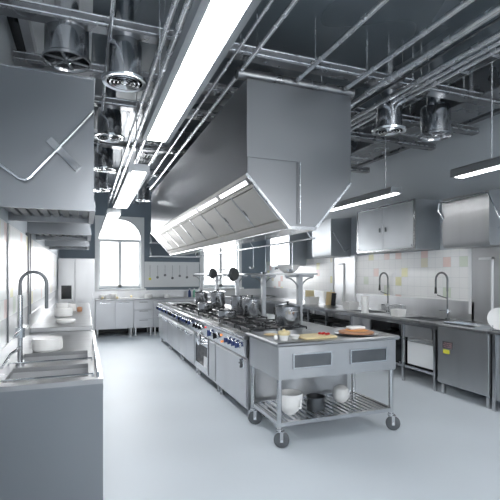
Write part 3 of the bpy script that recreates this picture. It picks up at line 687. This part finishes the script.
# small colourful bottles
for k, (x, m, lb) in enumerate(((2.62, BLUEK, 'blue bottle on the back worktop behind the island'), (2.75, mat('green_glass', (.2, .5, .35), .2), 'green bottle on the back worktop behind the island'), (2.87, WHITEP, 'white bottle on the back worktop behind the island'))):
    t = thing('bottle', lb, 'bottle', (x, 11.35, ZW), 0, 'bottles on the back worktop')
    MB().lathe([(0, 0), (.038, 0), (.04, .01), (.04, .15), (.015, .19), (.015, .21), (0, .21)], n=18).obj('bottle_body', m, t); MB().cyl(0, 0, .205, .235, .018, n=12).obj('cap', WHITEP, t)
# back wall utensils
for k, x in enumerate((1.62, 1.82, 2.02, 2.22, 2.42, 2.62)):
    t = thing('skimmer', ('yellow-headed scraper hanging leftmost on the white back wall panel', 'steel skimmer hanging second on the white back wall panel', 'steel skimmer hanging third on the white back wall panel', 'steel skimmer hanging fourth on the white back wall panel', 'steel skimmer hanging fifth on the white back wall panel', 'steel skimmer hanging last by the second window')[k], 'kitchen utensil', (x, WY1-.035, 1.78), 0, 'utensils on the back wall')
    Lh = (.32, .28, .22, .3, .24, .28)[k]
    MB().tube([(0, .02, 0), (0, 0, -.005), (0, 0, -Lh)], .006, 8).obj('handle', STEEL, t)
    MB().lathe([(0, -.005), (.034, -.003), (.034, .003), (0, .005)], M=Matrix.Translation((0, 0, -Lh-.04)) @ Matrix.Rotation(PI/2, 4, 'X'), n=20).obj('head', YELLOW if k == 0 else DARKST, t)
for zz, lb in ((2.36, 'upper wall shelf with slanted brackets beside the arched window'), (2.0, 'lower wall shelf with slanted brackets beside the arched window')):
    t = thing('wall_shelf', lb, 'shelf', (1.6, WY1, zz), 0, 'shelves on the back wall')
    MB().box(0, -.36, 0, 1.35, 0, .025).obj('shelf_board', PAINTST, t)
    for q in (.02, .66, 1.3): MB().prism([(0, 0), (-.34, 0), (0, .26)], 'x', q, q+.02).obj('bracket', PAINTST, t)
# ------------------------------------------------------------------ right wall cupboards
def bent_rod(pts, parent): MB().tube(pts, .011, 10).obj('handle_bar', CHROME, parent)
CUP = mat('cupboard_steel', (.5, .53, .56), .33, .7, .05, (3, 3, 3), 0)
t = thing('wall_cupboard', 'two-door steel wall cupboard on the right wall with small centre latches', 'cupboard', (4.53, 5.03, 1.92)); L = 1.45; H = .74; D = WX1-4.53-.001
MB().box(.012, 0, 0, D, L, H).obj('body', CUP, t)
MB().box(0, 0, 0, .012, L, .025).box(0, 0, H-.025, .012, L, H).box(0, 0, .025, .012, .035, H-.025).box(0, L-.035, .025, .012, L, H-.025).obj('face_frame', STEEL, t)
for j, (y0, y1) in enumerate(((.045, L/2-.004), (L/2+.004, L-.045))):
    dd = MB().box(-.004, y0, .035, .012, y1, H-.035, .003).obj('door', CUP, t)
    yy = y1-.07 if j == 0 else y0+.07
    MB().box(-.025, yy-.012, H*.42, -.004, yy+.012, H*.42+.07, .004).obj('latch', DARKST, dd)
    MB().cyl(y0+.02 if j == 0 else y1-.02, .06, -.012, -.004, .01, n=10, axis='x').obj('rivet', DARKST, dd)
t = thing('wall_box', 'plain steel hood box at the right edge, bent bar across its top', 'range hood', (4.53, 3.79, 1.90), 0, 'steel hood boxes on the right wall'); L = .72; H = .66
MB().prism([(.02, 0), (0, .05), (0, H), (D, H+.06), (D, 0)], 'y', 0, L).obj('hood_box', STEELV, t)
MB().box(.0, 0.0, H, D, L, H+.0).obj('top_plate', CUP, t) if False else None
bent_rod([(0.01, L-.02, H-.28), (-.05, L+.03, H-.16), (-.06, L+.0, H-.06), (-.06, .03, H-.03), (-.05, -.03, H-.05), (-.01, -.14, H-.34), (.1, -.18, H-.42), (.14, -.01, H-.45)], t)
t = thing('wall_box', 'pale steel hood box just past the two-door cupboard, bent bar on its side', 'range hood', (4.53, 7.35, 1.90), 0, 'steel hood boxes on the right wall'); L = .75; H = .74
MB().prism([(.02, 0), (0, .05), (0, H), (D, H+.04), (D, 0)], 'y', 0, L).obj('hood_box', CUP, t)
bent_rod([(.0, -.005, .50), (.02, -.05, .48), (.26, -.05, .12), (.30, -.05, .10), (.38, -.05, .14), (.38, -.005, .14)], t)
t = thing('wall_box', 'farthest steel hood box on the right wall, seen past the hanging pans', 'range hood', (4.53, 9.2, 1.75), 0, 'steel hood boxes on the right wall'); L = 1.1; H = .8
MB().prism([(.02, 0), (0, .05), (0, H), (D, H+.04), (D, 0)], 'y', 0, L).obj('hood_box', CUP, t)
# white inverted-L bars set on the steel cladding
for y, lb in ((4.10, 'white angled bar on the steel wall panel at the right edge'), (7.55, 'white angled bar on the narrow steel wall panel left of the tiled panel')):
    t = tag(MB().box(-.02, -.012, 0, 0, .012, .80).box(-.02, -.012, .77, 0, .20, .80).obj('wall_bar', WHITEP), lb, 'rail', 'white angled wall bars', (WX1-.036 if y < 5 else WX1-.031, y, .97))
# ------------------------------------------------------------------ right counter
RX0 = 4.30
def tap(y, label, x=4.86):
    t = thing('spring_faucet', label, 'faucet', (x, y, .9), 0, 'spring faucets on the right counter')
    MB().cyl(0, 0, 0, .02, .03, n=16).cyl(0, 0, .02, .52, .011, n=12).obj('column', DARKST, t)
    pts = [(0, 0, .40), (0, 0, .56)]+arc((0, .11, .56), .11, PI, 0, 14, 'yz')+[(0, .22, .45)]
    MB().tube(pts, .014, 12).obj('spring_hose', DARKST, t)
    MB().cyl(0, .22, .36, .46, .02, .014, n=14).obj('spray_head', BLACK, t)
    MB().tube([(0, 0, .30), (0, .19, .34), ], .008, 8).obj('support_arm', DARKST, t)
    MB().tube([(0, -.02, .12), (-.05, -.1, .12)], .009, 8).tube([(0, .02, .12), (-.05, .1, .12)], .009, 8).cyl(0, 0, .09, .15, .026, n=14).obj('mixer', CHROME, t)
t = thing('dish_washer', 'steel undercounter dishwasher with warning stickers at the right', 'dishwasher', (RX0, 3.6, 0)); L = .77
MB().box(.02, 0, .14, .66, L, .87).obj('body', STEELV, t)
dd = MB().box(0, .005, .15, .02, L-.005, .86, .004).obj('door', STEELV, t)
for lx in (.06, .6):
    for ly in (.05, L-.05): MB().box(lx-.02, ly-.02, 0, lx+.02, ly+.02, .14).obj('leg', STEEL, t)
MB().box(-.003, L-.25, .60, 0, L-.09, .69).obj('rating_sticker', DARKST, dd)
m_ = MB()
for j in range(3):
    for k in range(5): m_.box(-.0045, L-.235+k*.027, .615+j*.024, -.003, L-.235+k*.027+(.014+.006*((j+k) % 2)), .626+j*.024)
m_.obj('sticker_print', mat('print_pink', (.6, .35, .38), .5), dd)
MB().box(-.003, L-.20, .535, 0, L-.10, .585).obj('yellow_sticker', YELLOW, dd)
MB().box(-.03, -.0, .87, .68, L, .90, .004).obj('worktop', STEELT, t)
t = thing('oven_tray', 'shallow shiny tray on top of the dishwasher', 'tray', (4.45, 4.05, .9005))
MB().box(-.12, -.24, 0, .14, .24, .006).box(-.12, -.24, .006, -.112, .24, .03).box(.132, -.24, .006, .14, .24, .03).box(-.112, -.24, .006, .132, -.232, .03).box(-.112, .232, .006, .132, .24, .03).obj('tray', CHROME, t)
# near right counter past the dishwasher
t = thing('side_counter', 'steel counter cut off by the right edge of the picture', 'counter', (RX0, 1.6, 0)); L = 1.985
MB().box(-.02, 0, .87, .68, L, .90, .004).obj('worktop', STEELT, t)
MB().box(.04, .05, .12, .64, L-.03, .87).obj('cabinet', STEELV, t)
for lx in (.03, .62):
    for ly in (.05, L-.04): MB().box(lx-.02, ly-.02, 0, lx+.02, ly+.02, .87).obj('leg', STEEL, t)
t = thing('plate_rack', 'small wire rack holding the upright white plate at the right edge', 'rack', (4.38, 3.53, .9005), .35)
MB().tube([(-.03, -.09, .01), (.04, -.09, .01), (.04, .09, .01), (-.03, .09, .01)], .006, 6, True).tube([(-.03, -.06, .01), (-.03, -.06, .07)], .005, 6).tube([(-.03, .06, .01), (-.03, .06, .07)], .005, 6).tube([(.04, -.06, .01), (.04, -.06, .07)], .005, 6).tube([(.04, .06, .01), (.04, .06, .07)], .005, 6).obj('wire_frame', CHROME, t)
Mx = Matrix.Translation((.005, 0, .128)) @ Matrix.Rotation(-PI/2+.0, 4, 'Y')
t = thing('dinner_plate', 'round white plate standing upright at the right edge', 'plate', (4.38, 3.53, .9005+.017), .35)
MB().lathe([(0, 0), (.07, 0), (.125, .018), (.125, .024), (.07, .01), (0, .01)], n=36, M=Mx).obj('plate', CERAM, t)
# main right counter
RY0, RY1 = 4.39, 10.9
t = thing('wash_counter', 'long steel wash counter on legs along the right wall', 'counter', (RX0, RY0, 0)); L = RY1-RY0
hs = [(.14, .52, .22, .82), (.14, .52, 1.55, 2.15)]
m_ = MB(); plate_with_holes(m_, 0, .68, 0, L, .87, .90, hs); m_.obj('worktop', STEELT, t)
MB().box(.665, 0, .90, .68, L, 1.17).obj('backsplash', STEELV, t)
for h in hs: basin(*h[:4], .62, .869).obj('basin', STEELV, t)
MB().box(.01, 0, .82, .02, L, .87).obj('front_rail', STEEL, t)
for q in (.05, .66, 1.42, 1.98, 2.8, 3.5, 4.3, 5.1, 5.9, L-.05):
    for lx in (.035, .63): MB().box(lx-.018, q-.018, .015, lx+.018, q+.018, .87).cyl(lx, q, 0, .016, .022, n=10).obj('leg', STEEL, t)
MB().box(.03, .07, .2, .045, L-.03, .235).box(.61, .07, .2, .625, L-.03, .235).obj('lower_rail', STEEL, t)
t = thing('undercounter_box', 'pale steel bin box hanging under the right counter by the dishwasher', 'cabinet', (4.37, 4.5, .26))
MB().box(0, .0, .0, .5, .50, .38).obj('body', STEELV, t); MB().box(-.006, -.0, .0, 0, .50, .32).obj('front_panel', WHITEP, t); MB().tube([(-.012, .0, .345), (-.012, .5, .345)], .008, 8).obj('rail', CHROME, t)
for k, (y0, y1, m, lb) in enumerate(((5.12, 5.75, BLACK, 'black undercounter fridge in the second bay of the right counter'), (5.88, 6.32, STEELV, 'grey steel undercounter cabinet between black fridges, right counter'), (6.45, 7.15, BLACK, 'black undercounter fridge left of the grey cabinet, right counter'),
        (7.25, 7.85, BLACK, 'black undercounter fridge below the narrow steel wall panel'), (7.95, 8.6, BLACK, 'black undercounter fridge far along the right counter'), (8.75, 9.4, STEELV, 'grey undercounter cabinet near the far end of the right counter'))):
    t = thing('undercounter_unit', lb, 'fridge' if m is BLACK else 'cabinet', (4.40, y0, .2351), 0, 'units under the right counter')
    MB().box(.02, 0, 0, .2 if k in (-1,) else .5, y1-y0, .384).obj('body', m, t)
    dd = MB().box(0, .01, .01, .02, y1-y0-.01, .374, .003).obj('door', GLOSSB if m is BLACK else STEELV, t)
    MB().tube([(0, .1, .33), (-.025, .1, .33), (-.025, y1-y0-.1, .33), (0, y1-y0-.1, .33)], .006, 8).obj('handle', DARKST, dd)
tap(4.75, 'nearer spring faucet with hanging spray head on the right counter'); tap(6.05, 'further spring faucet on the right counter, beside the tall white jug')
def sqbox(loc, w, h, label):
    t = thing('square_dish', label, 'dish', loc, 0, 'white square dishes on the right counter')
    m_ = MB().prism([(-w*.85, -w*.85), (w*.85, -w*.85), (w*.85, w*.85), (-w*.85, w*.85)], 'z', 0, .01)
    vs = m_.b
    for s0, s1, z0, z1 in ((.85, 1.0, 0, h),):
        for a in range(4):
            c, s_ = math.cos(a*PI/2), math.sin(a*PI/2)
            R = lambda x, y, z: (x*c-y*s_, x*s_+y*c, z)
            p = [R(w*s0, -w*s0, z0), R(w*s0, w*s0, z0), R(w*s1, w*s1, z1), R(w*s1, -w*s1, z1)]
            q = [R(w*s0-.008, -w*s0+.008, z0), R(w*s0-.008, w*s0-.008, z0), R(w*s1-.008, w*s1-.008, z1), R(w*s1-.008, -w*s1+.008, z1)]
            P = [vs.verts.new(v) for v in p]; Q = [vs.verts.new(v) for v in q]
            vs.faces.new(P); vs.faces.new(Q[::-1])
            for i in range(4): vs.faces.new((P[i], Q[i], Q[(i+1) % 4], P[(i+1) % 4]))
    m_.obj('dish', CERAM, t)
sqbox((4.50, 5.36, .9005), .085, .11, 'white square dish on the right counter between the two faucets')
sqbox((4.55, 6.70, .9005), .11, .14, 'white square dish on the right counter just left of the tall jug')
sqbox((4.55, 8.15, .9005), .12, .16, 'white square dish on the right counter beside the upright yellow boards')
t = thing('tall_jug', 'tall white jug on the right counter next to the further faucet', 'jug', (4.55, 6.38-.18+.02, .9005)) if False else thing('tall_jug', 'tall white jug on the right counter next to the further faucet', 'jug', (4.37, 6.02, .9005))
MB().lathe([(0, 0), (.06, 0), (.062, .01), (.055, .15), (.06, .28), (.054, .28), (.05, .15), (0, .02)], n=28).obj('jug_body', CERAM, t)
MB().tube([(0, .058, .24), (0, .10, .22), (0, .10, .10), (0, .056, .07)], .008, 8).obj('handle', CERAM, t)
for k, (y, tl, m, lb) in enumerate(((7.75, .16, WOOD, 'yellow chopping board leaning upright against the right wall, near one'), (8.6, .14, CREAM, 'larger yellow chopping board standing further back on the right counter'), (7.62, .16, BLACK, 'dark tray leaning beside the near yellow board'))):
    t = tag(MB().box(-.012, -.10 if k != 2 else -.05, 0, .012, .10 if k != 2 else .05, .28 if k != 2 else .26, .005).obj('chopping_board' if k != 2 else 'dark_tray', m), lb, 'cutting board' if k != 2 else 'tray', None, (4.75, y, .9005)); t.rotation_euler = (0, .18, 1.1 if k == 1 else .5)
t = thing('wire_basket', 'wire glass basket on the right counter below the further faucet', 'basket', (4.66, 5.62, .9005))
m_ = MB()
for zz in (.01, .08, .15): m_.tube([(-.11, -.11, zz), (.11, -.11, zz), (.11, .11, zz), (-.11, .11, zz)], .005, 6, True)
for k in range(5):
    q = -.11+k*.055
    for p in ((-.11, q), (.11, q), (q, -.11), (q, .11)): m_.tube([(p[0], p[1], .01), (p[0], p[1], .15)], .003, 6)
    m_.tube([(q, -.11, .01), (q, .11, .01)], .003, 6)
m_.obj('wire_frame', CHROME, t)
